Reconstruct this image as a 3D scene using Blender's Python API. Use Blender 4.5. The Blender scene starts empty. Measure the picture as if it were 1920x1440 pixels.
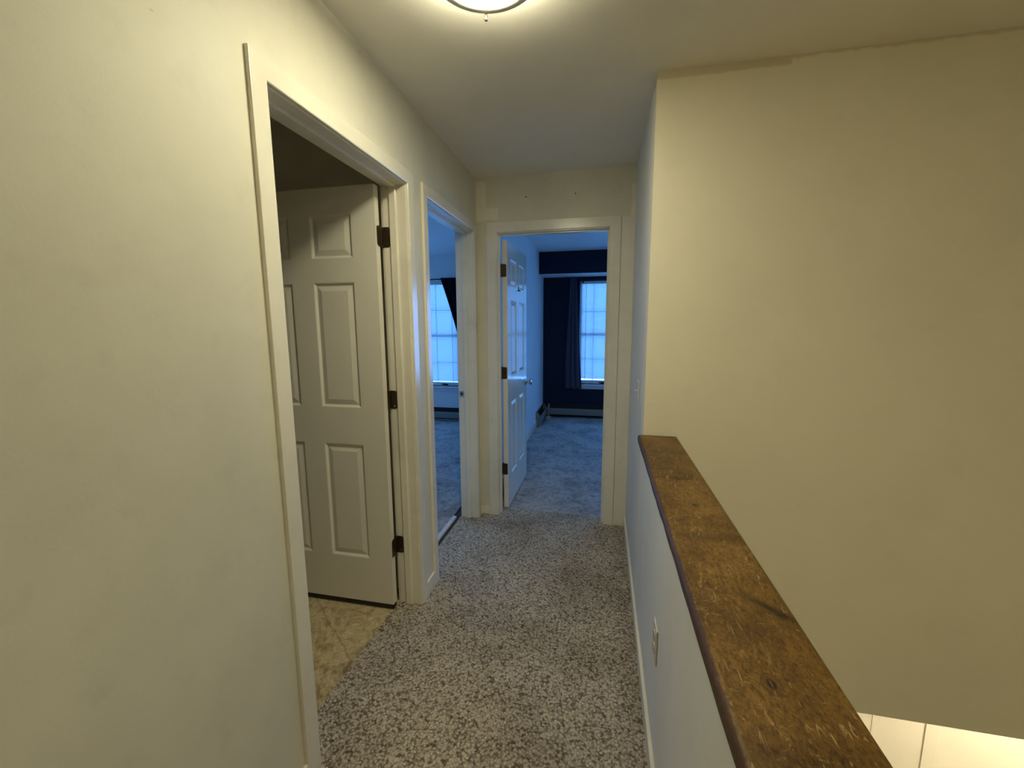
import bpy, bmesh, math, random
from mathutils import Vector, Matrix
random.seed(7)
SC = bpy.context.scene
COL = SC.collection

# ------------------------------------------------------------------ layout (metres)
F, YAW, PITCH, ROLL, H = 783.97, .2126, -.1405, -.0054, 1.4138
XL, XR, YF, YS, ZC = -.8742, .1884, 2.8999, 1.9026, 2.4069
WT = .115                       # left wall thickness
FT = .10                        # far wall thickness
D1 = (1.0216, 1.8233)           # doorway to the bathroom (y)
D2 = (2.0394, 2.8143)           # doorway to the first bedroom (y)
D3 = (-.7322, .0334)            # doorway to the second bedroom (x)
HD = 2.04                       # opening height
Y2, Y3 = 5.80, 6.38             # window walls of the two bedrooms
YSOF = 5.92                     # face of the bulkhead
X3 = -.885                      # left wall of the second bedroom
ZLOW = -.2844
YB = -1.6

# ------------------------------------------------------------------ materials
class NT:
    def __init__(s, name):
        s.m = bpy.data.materials.new(name); s.m.use_nodes = True
        s.t = s.m.node_tree; s.n = s.t.nodes; s.n.clear()
        s.out = s.n.new('ShaderNodeOutputMaterial')
    def link(s, a, b): s.t.links.new(a, b)
    def node(s, typ, **kw):
        n = s.n.new(typ)
        for k, v in kw.items(): setattr(n, k, v)
        return n
    def put(s, sock, v):
        if isinstance(v, bpy.types.NodeSocket): s.link(v, sock)
        elif v is not None:
            if sock.type == 'RGBA' and len(v) == 3: v = (*v, 1)
            sock.default_value = v
    def math(s, op, a, b=0.0, c=None, clamp=False):
        n = s.node('ShaderNodeMath', operation=op, use_clamp=clamp)
        s.put(n.inputs[0], a); s.put(n.inputs[1], b)
        if c is not None: s.put(n.inputs[2], c)
        return n.outputs[0]
    def coord(s):
        return s.node('ShaderNodeTexCoord').outputs['Object']
    def geo(s):
        return s.node('ShaderNodeNewGeometry').outputs['Position']
    def xyz(s, v):
        n = s.node('ShaderNodeSeparateXYZ'); s.put(n.inputs[0], v); return n.outputs
    def mapping(s, v, scale=(1, 1, 1), loc=(0, 0, 0)):
        n = s.node('ShaderNodeMapping'); s.put(n.inputs[0], v)
        n.inputs['Scale'].default_value = scale; n.inputs['Location'].default_value = loc
        return n.outputs[0]
    def noise(s, v, scale, detail=4, rough=.55, dist=0):
        n = s.node('ShaderNodeTexNoise'); s.put(n.inputs['Vector'], v)
        n.inputs['Scale'].default_value = scale; n.inputs['Detail'].default_value = detail
        n.inputs['Roughness'].default_value = rough; n.inputs['Distortion'].default_value = dist
        return n.outputs['Fac']
    def voronoi(s, v, scale, feature='F1', rnd=1.0):
        n = s.node('ShaderNodeTexVoronoi', feature=feature); s.put(n.inputs['Vector'], v)
        n.inputs['Scale'].default_value = scale; n.inputs['Randomness'].default_value = rnd
        return n.outputs
    def ramp(s, f, stops, interp='LINEAR'):
        n = s.node('ShaderNodeValToRGB'); s.put(n.inputs[0], f)
        e = n.color_ramp.elements; n.color_ramp.interpolation = interp
        while len(e) < len(stops): e.new(.5)
        for i, (p, c) in enumerate(stops):
            e[i].position = p
            if not isinstance(c, tuple): c = (c, c, c)
            e[i].color = (*c, 1)
        return n.outputs[0]
    def mix(s, f, a, b, mode='MIX'):
        n = s.node('ShaderNodeMix', data_type='RGBA', blend_type=mode)
        s.put(n.inputs[0], f); s.put(n.inputs[6], a); s.put(n.inputs[7], b)
        return n.outputs[2]
    def bump(s, h, strength=.3, dist=.01):
        n = s.node('ShaderNodeBump'); s.put(n.inputs['Height'], h)
        n.inputs['Strength'].default_value = strength; n.inputs['Distance'].default_value = dist
        return n.outputs[0]
    def bsdf(s, color, rough=.6, metal=0, normal=None, spec=.5, **kw):
        b = s.node('ShaderNodeBsdfPrincipled')
        s.put(b.inputs['Base Color'], color); s.put(b.inputs['Roughness'], rough)
        s.put(b.inputs['Metallic'], metal); s.put(b.inputs['Specular IOR Level'], spec)
        if normal is not None: s.link(normal, b.inputs['Normal'])
        for k, v in kw.items(): s.put(b.inputs[k], v)
        s.link(b.outputs[0], s.out.inputs[0]); return s.m

def boxmask(t, X, Z, x0, x1, z0, z1, wob):
    """1 inside a rectangle of the wall plane, with a brushed edge"""
    def st(a, edge, sgn):
        d = t.math('MULTIPLY', t.math('SUBTRACT', a, edge), sgn)
        return t.math('MULTIPLY', t.math('ADD', d, wob), 120, clamp=True)
    m = t.math('MULTIPLY', st(X, x0, 1), st(X, x1, -1), clamp=True)
    return t.math('MULTIPLY', m, t.math('MULTIPLY', st(Z, z0, 1), st(Z, z1, -1), clamp=True), clamp=True)

def mat_paint(name, col, rough=.55, bump=.06, smudge=.10, spec=.35, extra=None):
    t = NT(name); P = t.geo()
    big = t.noise(P, 1.7, 4, .6)
    mid = t.noise(P, 9, 5, .65)
    k = t.ramp(big, [(.35, 1 - smudge), (.6, 1.0)])
    c = t.mix(1, col, k, 'MULTIPLY')
    k2 = t.ramp(mid, [(.30, 1 - smudge * .5), (.45, 1.0)])
    c = t.mix(1, c, k2, 'MULTIPLY')
    # few small scuffs
    sc = t.voronoi(t.mapping(P, (1, 1, 2.5)), 3.1)['Distance']
    sk = t.ramp(sc, [(.012, .62), (.022, 1.0)])
    c = t.mix(.6 if smudge > .05 else .0, c, t.mix(1, c, sk, 'MULTIPLY'))
    if extra: c = extra(t, P, c)
    h = t.math('ADD', t.noise(P, 140, 3, .6), t.math('MULTIPLY', t.noise(P, 30, 2), .6))
    return t.bsdf(c, rough, normal=t.bump(h, bump, .004), spec=spec)

CREAM = (.72, .685, .565)
def ex_far(t, P, c):
    o = t.xyz(P); w = t.math('MULTIPLY', t.math('SUBTRACT', t.noise(P, 25, 3), .5), .012)
    a = boxmask(t, o[0], o[2], -.90, -.797, 2.12, 2.385, w)
    b = boxmask(t, o[0], o[2], -.90, -.716, 2.12, 2.208, w)
    r = boxmask(t, o[0], o[2], .155, .30, 2.10, 2.30, w)
    m = t.math('MAXIMUM', t.math('MAXIMUM', a, b), r)
    c = t.mix(m, t.mix(1, c, (.93, .92, .88), 'MULTIPLY'), t.mix(1, c, (1.08, 1.08, 1.06), 'MULTIPLY'))
    # hand smears near the top on the right
    s = t.noise(t.mapping(P, (14, 1, 22)), 1.0, 5, .7)
    sm = t.math('MULTIPLY', boxmask(t, o[0], o[2], -.42, -.02, 2.28, 2.37, t.math('MULTIPLY', w, 2)), t.ramp(s, [(.60, 0.0), (.68, 1.0)]))
    return t.mix(t.math('MULTIPLY', sm, .35), c, t.mix(1, c, (.62, .60, .55), 'MULTIPLY'))
def ex_stair(t, P, c):
    o = t.xyz(P)
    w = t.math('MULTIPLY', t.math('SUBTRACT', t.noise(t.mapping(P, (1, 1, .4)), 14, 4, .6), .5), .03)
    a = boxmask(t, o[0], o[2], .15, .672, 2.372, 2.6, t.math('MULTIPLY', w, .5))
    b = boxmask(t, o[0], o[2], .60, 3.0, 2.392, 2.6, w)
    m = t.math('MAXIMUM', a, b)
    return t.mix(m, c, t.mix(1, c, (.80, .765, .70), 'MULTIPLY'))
M = {}
M['wall'] = mat_paint('cream_wall_paint', CREAM, smudge=.10)
M['wall_far'] = mat_paint('cream_patched_wall_paint', (.78, .74, .61), extra=ex_far)
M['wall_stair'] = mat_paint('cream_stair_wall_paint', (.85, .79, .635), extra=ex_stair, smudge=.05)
M['wall_half'] = mat_paint('pale_hall_wall_paint', (.79, .775, .715), smudge=.06)
M['ceiling'] = mat_paint('ceiling_paint', (.87, .825, .72), rough=.8, smudge=.05, spec=.2)
M['trim'] = mat_paint('cream_gloss_trim_paint', (.82, .77, .65), rough=.22, bump=.02, smudge=.12, spec=.5)
M['door'] = mat_paint('white_door_paint', (.80, .755, .66), rough=.12, bump=.010, smudge=.04, spec=.5)
M['bed_wall'] = mat_paint('pale_bedroom_paint', (.74, .75, .76), rough=.6, smudge=.06)
M['bed_ceiling'] = mat_paint('bedroom_ceiling_paint', (.80, .80, .80), rough=.8, smudge=.03)
M['navy'] = mat_paint('navy_wall_paint', (.008, .016, .032), rough=.7, smudge=.05, spec=.2)
M['lower'] = mat_paint('lower_wall_paint', (.80, .77, .68), smudge=.05)

def mat_simple(name, col, rough, metal=0, spec=.5, bump=0, bs=200):
    t = NT(name); P = t.coord()
    k = t.ramp(t.noise(P, 60, 3), [(.3, .86), (.7, 1.08)])
    c = t.mix(1, col, k, 'MULTIPLY')
    nrm = t.bump(t.noise(P, bs, 2), bump, .002) if bump else None
    return t.bsdf(c, rough, metal, nrm, spec)
M['bronze'] = mat_simple('aged_bronze', (.075, .052, .028), .42, .75)
M['grey_plastic'] = mat_simple('grey_plastic', (.48, .46, .45), .5)
M['band'] = mat_simple('dark_brown_gap_filler', (.018, .012, .009), .7)  # dark tone for the filler strip under the bathroom door
M['steel'] = mat_simple('satin_nickel', (.55, .52, .46), .32, .9)
M['satin'] = mat_simple('brushed_satin_nickel', (.80, .76, .68), .55, .15)
M['steel_dark'] = mat_simple('brushed_nickel_finial', (.085, .075, .06), .5, .2)
M['chrome'] = mat_simple('polished_chrome', (.55, .56, .58), .12, 1)
M['plastic'] = mat_simple('ivory_plastic', (.66, .60, .47), .35)
M['slot'] = mat_simple('dark_slot', (.015, .013, .012), .6)
M['black_metal'] = mat_simple('black_metal', (.010, .010, .012), .5, .2)
M['heater'] = mat_simple('heater_enamel', (.22, .205, .18), .45)
M['heater_in'] = mat_simple('heater_fins_and_shade', (.022, .020, .02), .6, .3)  # dark metal; the colour also carries the shade inside the casing
M['underlay'] = mat_simple('dark_subfloor', (.045, .038, .034), .9)
M['vinylframe'] = mat_simple('white_window_vinyl', (.74, .75, .76), .4)
M['white_strip'] = mat_simple('white_painted_strip', (.70, .69, .67), .5)
M['curtain_black'] = mat_simple('black_curtain_cloth', (.006, .006, .009), .9, 0, .1, .3, 500)
M['curtain_plum'] = mat_simple('dusky_navy_curtain_cloth', (.085, .080, .115), .85, 0, .15, .3, 500)

def mat_hall_carpet():
    t = NT('berber_loop_carpet'); P = t.geo()
    warp = t.node('ShaderNodeTexNoise'); t.put(warp.inputs['Vector'], P); warp.inputs['Scale'].default_value = 60
    wv = t.node('ShaderNodeVectorMath', operation='MULTIPLY_ADD')
    t.link(warp.outputs['Color'], wv.inputs[0]); wv.inputs[1].default_value = (.008, .008, .0); t.link(P, wv.inputs[2])
    V = t.voronoi(wv.outputs[0], 118)
    d, cc = V['Distance'], V['Color']
    cell = t.xyz(cc)[0]
    base = t.ramp(cell, [(0, (.20, .148, .095)), (.11, (.33, .26, .185)), (.22, (.50, .42, .335)), (.62, (.585, .51, .415)), (1, (.70, .62, .52))])
    gap = t.ramp(d, [(.38, 1.0), (.85, .42)])
    c = t.mix(1, base, gap, 'MULTIPLY')
    o = t.xyz(P)
    dirt = t.ramp(t.noise(P, 2.6, 5, .62), [(.34, (.70, .68, .66)), (.56, (1, 1, 1))])
    c = t.mix(1, c, dirt, 'MULTIPLY')
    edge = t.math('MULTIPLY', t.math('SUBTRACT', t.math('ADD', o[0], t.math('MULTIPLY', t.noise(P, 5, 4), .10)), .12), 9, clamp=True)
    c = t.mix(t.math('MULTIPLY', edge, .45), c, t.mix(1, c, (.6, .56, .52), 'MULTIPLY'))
    spots = t.ramp(t.voronoi(P, 3.3)['Distance'], [(.018, (.22, .19, .17)), (.03, (1, 1, 1))])
    c = t.mix(.8, c, t.mix(1, c, spots, 'MULTIPLY'))
    h = t.math('SUBTRACT', 1, t.math('POWER', d, 1.6))
    return t.bsdf(c, .95, normal=t.bump(h, .75, .007), spec=.1)
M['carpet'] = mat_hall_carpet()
def mat_bed_carpet(name, base):
    t = NT(name); P = t.geo()
    fine = t.noise(P, 240, 3, .7)
    tuft = t.noise(t.mapping(P, (1, 1, 1)), 22, 5, .7, .6)
    blot = t.noise(P, 3.2, 5, .65)
    c = t.mix(1, base, t.ramp(fine, [(.3, .72), (.7, 1.15)]), 'MULTIPLY')
    c = t.mix(1, c, t.ramp(tuft, [(.36, .62), (.52, 1.0), (.75, 1.12)]), 'MULTIPLY')
    c = t.mix(1, c, t.ramp(blot, [(.36, .66), (.55, 1.0)]), 'MULTIPLY')
    sp = t.math('MULTIPLY', t.ramp(t.voronoi(P, 5.5)['Distance'], [(.05, 1.0), (.09, 0.0)]), t.ramp(t.noise(P, 2, 2), [(.48, 0.0), (.52, 1.0)]))
    c = t.mix(t.math('MULTIPLY', sp, .75), c, (.05, .045, .045))
    return t.bsdf(c, .95, normal=t.bump(t.math('ADD', fine, t.math('MULTIPLY', tuft, 2.0)), .5, .008), spec=.1)
M['bed_carpet'] = mat_bed_carpet('worn_grey_bedroom_carpet', (.50, .475, .46))

def mat_vinyl():
    t = NT('stone_pattern_vinyl'); P = t.geo()
    n1 = t.noise(P, 4.2, 7, .62, 1.8); n2 = t.noise(t.mapping(P, (1, 1, 1), (3, 1, 0)), 8, 6, .7, 2.2)
    c = t.ramp(n1, [(.36, (.20, .125, .048)), (.45, (.36, .26, .125)), (.50, (.62, .52, .33)), (.535, (.40, .295, .145)), (.66, (.66, .57, .39))])
    c = t.mix(.45, c, t.ramp(n2, [(.38, (.24, .16, .075)), (.50, (.56, .455, .28)), (.53, (.70, .61, .43)), (.62, (.48, .37, .21))]))
    fine = t.noise(P, 70, 4, .7)
    c = t.mix(1, c, t.ramp(fine, [(.3, .82), (.6, 1.06)]), 'MULTIPLY')
    o = t.xyz(P)
    g = t.math('ABSOLUTE', t.math('SUBTRACT', t.math('FRACT', t.math('DIVIDE', t.math('ADD', t.math('ADD', o[1], t.math('MULTIPLY', o[0], .8)), t.math('MULTIPLY', t.noise(P, 5, 3), .05)), .42)), .5))
    c = t.mix(t.ramp(g, [(.006, .45), (.02, 0.0)]), c, (.25, .18, .09))
    return t.bsdf(c, .42, spec=.4, normal=t.bump(n2, .1, .003))
M['vinyl'] = mat_vinyl()

def mat_wood():
    t = NT('stained_knotty_pine'); P = t.geo(); o = t.xyz(P)
    L = t.mapping(P, (9, .9, 3))
    knots = [(.243, 1.374, .020, .016), (.258, 1.167, .016, .020), (.239, .574, .014, .020), (.310, .728, .022, .012)]
    # distort the grain round each knot
    dmin = None; warp = None
    for (kx, ky, rx, ry) in knots:
        dx = t.math('DIVIDE', t.math('SUBTRACT', o[0], kx), rx); dy = t.math('DIVIDE', t.math('SUBTRACT', o[1], ky), ry)
        d = t.math('SQRT', t.math('ADD', t.math('MULTIPLY', dx, dx), t.math('MULTIPLY', dy, dy)))
        dmin = d if dmin is None else t.math('MINIMUM', dmin, d)
    near = t.math('EXPONENT', t.math('MULTIPLY', dmin, -.55))
    g = t.math('ADD', t.noise(L, 2.2, 6, .6, .7), t.math('MULTIPLY', near, .5))
    rings = t.math('FRACT', t.math('MULTIPLY', g, 7))
    blot = t.noise(t.mapping(P, (5, 4, 3)), 1.6, 6, .65, .5)
    c = t.ramp(blot, [(.28, (.062, .031, .008)), (.46, (.135, .070, .015)), (.62, (.20, .11, .025)), (.8, (.28, .165, .045))])
    c = t.mix(t.math('MULTIPLY', t.ramp(rings, [(.0, .0), (.5, .25), (.9, .9), (1, 0.0)]), .30), c, (.10, .048, .012))
    # cross bands of darker stain
    for (yy, ww, st) in ((1.372, .012, .65), (.985, .030, .60), (1.66, .05, .35), (.44, .06, .30)):
        wob = t.math('ADD', o[1], t.math('MULTIPLY', t.noise(P, 11, 4), .06))
        d = t.math('DIVIDE', t.math('ABSOLUTE', t.math('SUBTRACT', wob, yy + .03)), ww)
        c = t.mix(t.math('MULTIPLY', t.math('SUBTRACT', 1, d, clamp=True), st), c, (.055, .026, .008))
    # dark tear by the knot at the stair edge
    dx = t.math('SUBTRACT', o[0], .296); dy = t.math('ADD', t.math('SUBTRACT', o[1], .745), t.math('MULTIPLY', dx, .9))
    tear = t.math('ADD', t.math('POWER', t.math('DIVIDE', dx, .040), 2), t.math('POWER', t.math('DIVIDE', dy, .013), 2))
    c = t.mix(t.math('MULTIPLY', t.math('EXPONENT', t.math('MULTIPLY', tear, -1.0)), .85), c, (.020, .010, .004))
    grit = t.noise(t.mapping(P, (170, 90, 100)), 1.0, 4, .7, .8)
    c = t.mix(1, c, t.ramp(grit, [(.34, (.45, .42, .38)), (.5, (1, 1, 1)), (.68, (1.35, 1.3, 1.2))]), 'MULTIPLY')
    # knots: ring and dark heart
    c = t.mix(t.ramp(dmin, [(.0, 1.0), (.35, .95), (.55, .15), (.80, .10), (.95, .60), (1.15, 0.0)]), c, (.030, .013, .005))
    # short pale scratches running along and across the board
    s1 = t.noise(t.mapping(P, (120, 26, 60)), 1.0, 3, .6, 1.2)
    s2 = t.noise(t.mapping(P, (60, 95, 60), (3, 1, 0)), 1.0, 3, .6, 1.0)
    wear = t.ramp(t.noise(P, 9, 4), [(.35, .15), (.65, 1.0)])
    m = t.math('MULTIPLY', t.math('MAXIMUM', t.ramp(s1, [(.60, 0.0), (.67, .70)]), t.ramp(s2, [(.62, 0.0), (.70, .5)])), wear)
    c = t.mix(m, c, (.52, .36, .16))
    dk = t.noise(t.mapping(P, (95, 42, 60), (7, 2, 0)), 1.0, 4, .6, 1.0)
    c = t.mix(t.ramp(dk, [(.32, .7), (.42, 0.0)]), c, (.060, .030, .010))
    # worn purplish finish on the hall edge
    w = t.math('ADD', o[0], t.math('MULTIPLY', t.math('SUBTRACT', t.noise(P, 40, 4), .5), .012))
    ed = t.math('MULTIPLY', t.math('SUBTRACT', .1735, w), 300, clamp=True)
    c = t.mix(t.math('MULTIPLY', ed, .8), c, (.060, .029, .019))
    h = t.math('ADD', t.math('MULTIPLY', s1, .6), t.math('MULTIPLY', rings, .25))
    return t.bsdf(c, .50, normal=t.bump(h, .25, .003), spec=.35)
M['wood'] = mat_wood()

def mat_glass():
    t = NT('window_glass')
    tr = t.node('ShaderNodeBsdfTransparent'); gl = t.node('ShaderNodeBsdfGlossy'); gl.inputs['Roughness'].default_value = .02
    fr = t.node('ShaderNodeFresnel'); fr.inputs[0].default_value = 1.45
    mx = t.node('ShaderNodeMixShader'); t.link(t.math('MULTIPLY', fr.outputs[0], .6), mx.inputs[0])
    t.link(tr.outputs[0], mx.inputs[1]); t.link(gl.outputs[0], mx.inputs[2]); t.link(mx.outputs[0], t.out.inputs[0])
    return t.m
M['glass'] = mat_glass()
def mat_blind():
    t = NT('translucent_blind_slats')
    tr = t.node('ShaderNodeBsdfTransparent'); tr.inputs[0].default_value = (.95, .97, 1, 1)
    tl = t.node('ShaderNodeBsdfTranslucent'); tl.inputs[0].default_value = (.315, .33, .34, 1)
    df = t.node('ShaderNodeBsdfDiffuse'); df.inputs[0].default_value = (.75, .77, .80, 1)
    a = t.node('ShaderNodeMixShader'); a.inputs[0].default_value = .65
    t.link(df.outputs[0], a.inputs[1]); t.link(tl.outputs[0], a.inputs[2])
    b = t.node('ShaderNodeMixShader')
    k = t.ramp(t.noise(t.mapping(t.geo(), (14, 1, 30)), 1, 4, .6), [(.35, .932), (.65, .95)])
    t.link(k, b.inputs[0])
    t.link(a.outputs[0], b.inputs[2]); t.link(tr.outputs[0], b.inputs[1]); t.link(b.outputs[0], t.out.inputs[0])
    return t.m
M['blind'] = mat_blind()
def mat_emit(name, col, s):
    t = NT(name); e = t.node('ShaderNodeEmission'); e.inputs[0].default_value = (*col, 1); e.inputs[1].default_value = s
    t.link(e.outputs[0], t.out.inputs[0]); return t.m
M['lamp'] = mat_emit('lit_glass_bowl', (1.0, .955, .67), 66.0)

# ------------------------------------------------------------------ geometry helpers
def link(o, parent=None):
    COL.objects.link(o)
    if parent is not None: o.parent = parent
    return o
def obj(name, bm, mat, parent=None, smooth=False):
    bmesh.ops.recalc_face_normals(bm, faces=bm.faces)
    me = bpy.data.meshes.new(name); bm.to_mesh(me); bm.free()
    for m in (mat if isinstance(mat, (list, tuple)) else [mat]): me.materials.append(M[m])
    if smooth:
        for p in me.polygons: p.use_smooth = True
    return link(bpy.data.objects.new(name, me), parent)
def tag(o, label, cat, group=None, kind=None):
    o['label'] = label; o['category'] = cat
    if group: o['group'] = group
    if kind: o['kind'] = kind
    return o
def empty(name, loc, rz=0):
    o = bpy.data.objects.new(name, None); o.location = loc; o.rotation_euler = (0, 0, rz)
    o.empty_display_size = .05
    return link(o)
def box(bm, x0, x1, y0, y1, z0, z1, bev=0, seg=2, mi=0):
    vs = [bm.verts.new((x, y, z)) for x in (x0, x1) for y in (y0, y1) for z in (z0, z1)]
    q = [(0, 1, 3, 2), (4, 6, 7, 5), (0, 4, 5, 1), (2, 3, 7, 6), (0, 2, 6, 4), (1, 5, 7, 3)]
    fs = [bm.faces.new([vs[i] for i in f]) for f in q]
    for f in fs: f.material_index = mi
    if bev:
        es = list({e for f in fs for e in f.edges})
        bmesh.ops.bevel(bm, geom=es, offset=bev, segments=seg, profile=.5, affect='EDGES')
    return bm
def B(x0, x1, y0, y1, z0, z1, bev=0, seg=2):
    return box(bmesh.new(), x0, x1, y0, y1, z0, z1, bev, seg)
def tube(bm, a, b, r, n=16, r2=None, cap=True):
    a, b = Vector(a), Vector(b); d = (b - a).normalized()
    u = d.orthogonal().normalized(); v = d.cross(u); r2 = r if r2 is None else r2
    A = [bm.verts.new(a + r * (math.cos(2 * math.pi * i / n) * u + math.sin(2 * math.pi * i / n) * v)) for i in range(n)]
    C = [bm.verts.new(b + r2 * (math.cos(2 * math.pi * i / n) * u + math.sin(2 * math.pi * i / n) * v)) for i in range(n)]
    for i in range(n):
        bm.faces.new([A[i], A[(i + 1) % n], C[(i + 1) % n], C[i]])
    if cap: bm.faces.new(A); bm.faces.new(C)
    return bm
def lathe(bm, origin, axis, prof, n=32):
    """prof: (distance along axis, radius)"""
    o, d = Vector(origin), Vector(axis).normalized(); u = d.orthogonal().normalized(); v = d.cross(u)
    rows = []
    for (h, r) in prof:
        if r < 1e-6: rows.append([bm.verts.new(o + d * h)])
        else: rows.append([bm.verts.new(o + d * h + r * (math.cos(2 * math.pi * i / n) * u + math.sin(2 * math.pi * i / n) * v)) for i in range(n)])
    for a, b in zip(rows, rows[1:]):
        for i in range(n):
            j = (i + 1) % n
            f = [a[i % len(a)], a[j % len(a)], b[j % len(b)], b[i % len(b)]]
            f = list(dict.fromkeys(f))
            if len(f) > 2: bm.faces.new(f)
    return bm
def slab(axis, t0, t1, u0, u1, z0, z1, holes=()):
    """a wall slab: normal along axis ('x' or 'y') from t0 to t1, with rectangular holes (u0,u1,z0,z1)"""
    bm = bmesh.new()
    us = sorted({u0, u1, *[h[0] for h in holes], *[h[1] for h in holes]}); us = [u for u in us if u0 <= u <= u1]
    zs = sorted({z0, z1, *[h[2] for h in holes], *[h[3] for h in holes]}); zs = [z for z in zs if z0 <= z <= z1]
    V = {}
    def v(t, u, z):
        k = (t, u, z)
        if k not in V: V[k] = bm.verts.new((t, u, z) if axis == 'x' else (u, t, z))
        return V[k]
    def solid(i, j):
        if not (0 <= i < len(us) - 1 and 0 <= j < len(zs) - 1): return False
        cu, cz = (us[i] + us[i + 1]) / 2, (zs[j] + zs[j + 1]) / 2
        return not any(h[0] < cu < h[1] and h[2] < cz < h[3] for h in holes)
    for i in range(len(us) - 1):
        for j in range(len(zs) - 1):
            if not solid(i, j): continue
            a, b, c, d = us[i], us[i + 1], zs[j], zs[j + 1]
            for t in (t0, t1): bm.faces.new([v(t, a, c), v(t, b, c), v(t, b, d), v(t, a, d)])
            if not solid(i - 1, j): bm.faces.new([v(t0, a, c), v(t1, a, c), v(t1, a, d), v(t0, a, d)])
            if not solid(i + 1, j): bm.faces.new([v(t0, b, c), v(t1, b, c), v(t1, b, d), v(t0, b, d)])
            if not solid(i, j - 1): bm.faces.new([v(t0, a, c), v(t0, b, c), v(t1, b, c), v(t1, a, c)])
            if not solid(i, j + 1): bm.faces.new([v(t0, a, d), v(t0, b, d), v(t1, b, d), v(t1, a, d)])
    return bm
def surround(place, u0, u1, z1, prof, z0=0.0, wl=1.0, wr=1.0):
    """sweep a profile [(outward, protrusion)] round a doorway with mitred corners; place(u, t, z) -> xyz"""
    bm = bmesh.new(); loops = []
    for (w, t) in prof:
        a, b = (w * wl if w > 0 else w), (w * wr if w > 0 else w)
        loops.append([bm.verts.new(place(u0 - a, t, z0)), bm.verts.new(place(u0 - a, t, z1 + w)),
                      bm.verts.new(place(u1 + b, t, z1 + w)), bm.verts.new(place(u1 + b, t, z0))])
    n = len(loops)
    for i in range(n):
        a, b = loops[i], loops[(i + 1) % n]
        for k in range(3): bm.faces.new([a[k], a[k + 1], b[k + 1], b[k]])
    bm.faces.new([l[0] for l in loops]); bm.faces.new([l[3] for l in loops])
    return bm
def struct(name, bm, mat, label, cat, parent=None):
    return tag(obj(name, bm, mat, parent), label, cat, kind='structure')

# ------------------------------------------------------------------ walls, floors, ceilings
G = .013
struct('wall_left', slab('x', XL - WT, XL, YB, YF, -.02, ZC, [(D1[0] - G, D1[1] + G, -.02, HD + G), (D2[0] - G, D2[1] + G, -.02, HD + G)]),
       'wall', 'long cream hallway wall on the left, cut by two doorways', 'wall')
struct('wall_far', slab('y', YF, YF + FT, XL - WT, 2.15, -.02, ZC, [(D3[0] - G, D3[1] + G, -.02, HD + G)]),
       'wall_far', 'short cream wall at the end of the hallway around the straight-ahead doorway', 'wall')
struct('wall_right', slab('x', XR, XR + .10, YS + .10, YF, -.02, ZC), 'wall_half', 'narrow full-height hallway wall with the light switch, beside the far doorway', 'wall')
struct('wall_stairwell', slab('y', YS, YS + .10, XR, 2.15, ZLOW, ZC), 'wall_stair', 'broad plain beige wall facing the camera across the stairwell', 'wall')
struct('wall_half', slab('x', XR, XR + .115, YB, YS, -2.7, .8935), 'wall_half', 'low half wall under the brown wooden ledge, with an outlet near the floor', 'wall')
struct('wall_stair_side', slab('x', 2.15, 2.25, YB, YS + .1, -2.7, ZC), 'wall_stair', 'beige side wall of the stairwell outside the view', 'wall')
struct('wall_back', slab('y', YB - .1, YB, XL - WT, 2.25, -2.7, ZC), 'wall', 'cream wall behind the camera closing the hallway', 'wall')
bm = bmesh.new(); box(bm, XL - WT, 2.25, YB - .1, YF + FT, ZC, ZC + .08)
struct('ceiling', bm, 'ceiling', 'flat off-white hallway ceiling carrying the round lamp', 'ceiling')

# bathroom
struct('wall_bathroom_side', slab('x', -2.9, -2.8, -.3, 1.92, -.02, ZC), 'wall', 'bathroom wall opposite its doorway, in the dark', 'wall')
struct('wall_bathroom_front', slab('y', -.3, -.2, -2.8, XL - WT, -.02, ZC), 'wall', 'bathroom wall on the camera side, in the dark', 'wall')
struct('wall_bathroom_back', slab('y', 1.92, 1.99, -5.1, XL - WT, -.02, ZC), 'wall', 'dark wall between bathroom and first bedroom behind the open six-panel door', 'wall')
struct('ceiling_bathroom', B(-2.9, XL - WT, -.3, 1.99, ZC, ZC + .08), 'ceiling', 'dark bathroom ceiling seen over the open door', 'ceiling')
# bedroom through the second doorway
W2H = (-2.98, -2.05, .515, 2.035); W2X = (-4.80, -3.15, .515, 2.035)  # W2X is an added opening, out of view, for extra daylight
W3H = (-.345, .60, .515, 2.045); W3X = (.80, 2.1, .515, 2.045)  # W3X is likewise added and unseen, to brighten the end bedroom
struct('wall_bedroom_window_side', slab('y', Y2, Y2 + .14, -5.1, X3 - .06, -.02, ZC, [W2H, W2X]), 'bed_wall', 'pale wall with the window seen through the second doorway on the left', 'wall')
W2S = (5.05, 5.6, .515, 2.035)  # added side opening, unseen, letting more sky light into the first bedroom
struct('wall_bedroom_left', slab('x', -5.1, -5.0, 1.99, Y2, -.02, ZC, [W2S]), 'bed_wall', 'outer side wall of the first bedroom', 'wall')
struct('wall_bedroom_between', slab('x', XL - WT, X3, YF + FT, Y3 + .14, -.02, ZC), 'bed_wall', 'pale partition behind the open bedroom door straight ahead', 'wall')
struct('ceiling_bedroom', B(-5.1, X3, 1.99, Y2 + .14, ZC, ZC + .08), 'bed_ceiling', 'pale ceiling seen through the second doorway on the left', 'ceiling')
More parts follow.
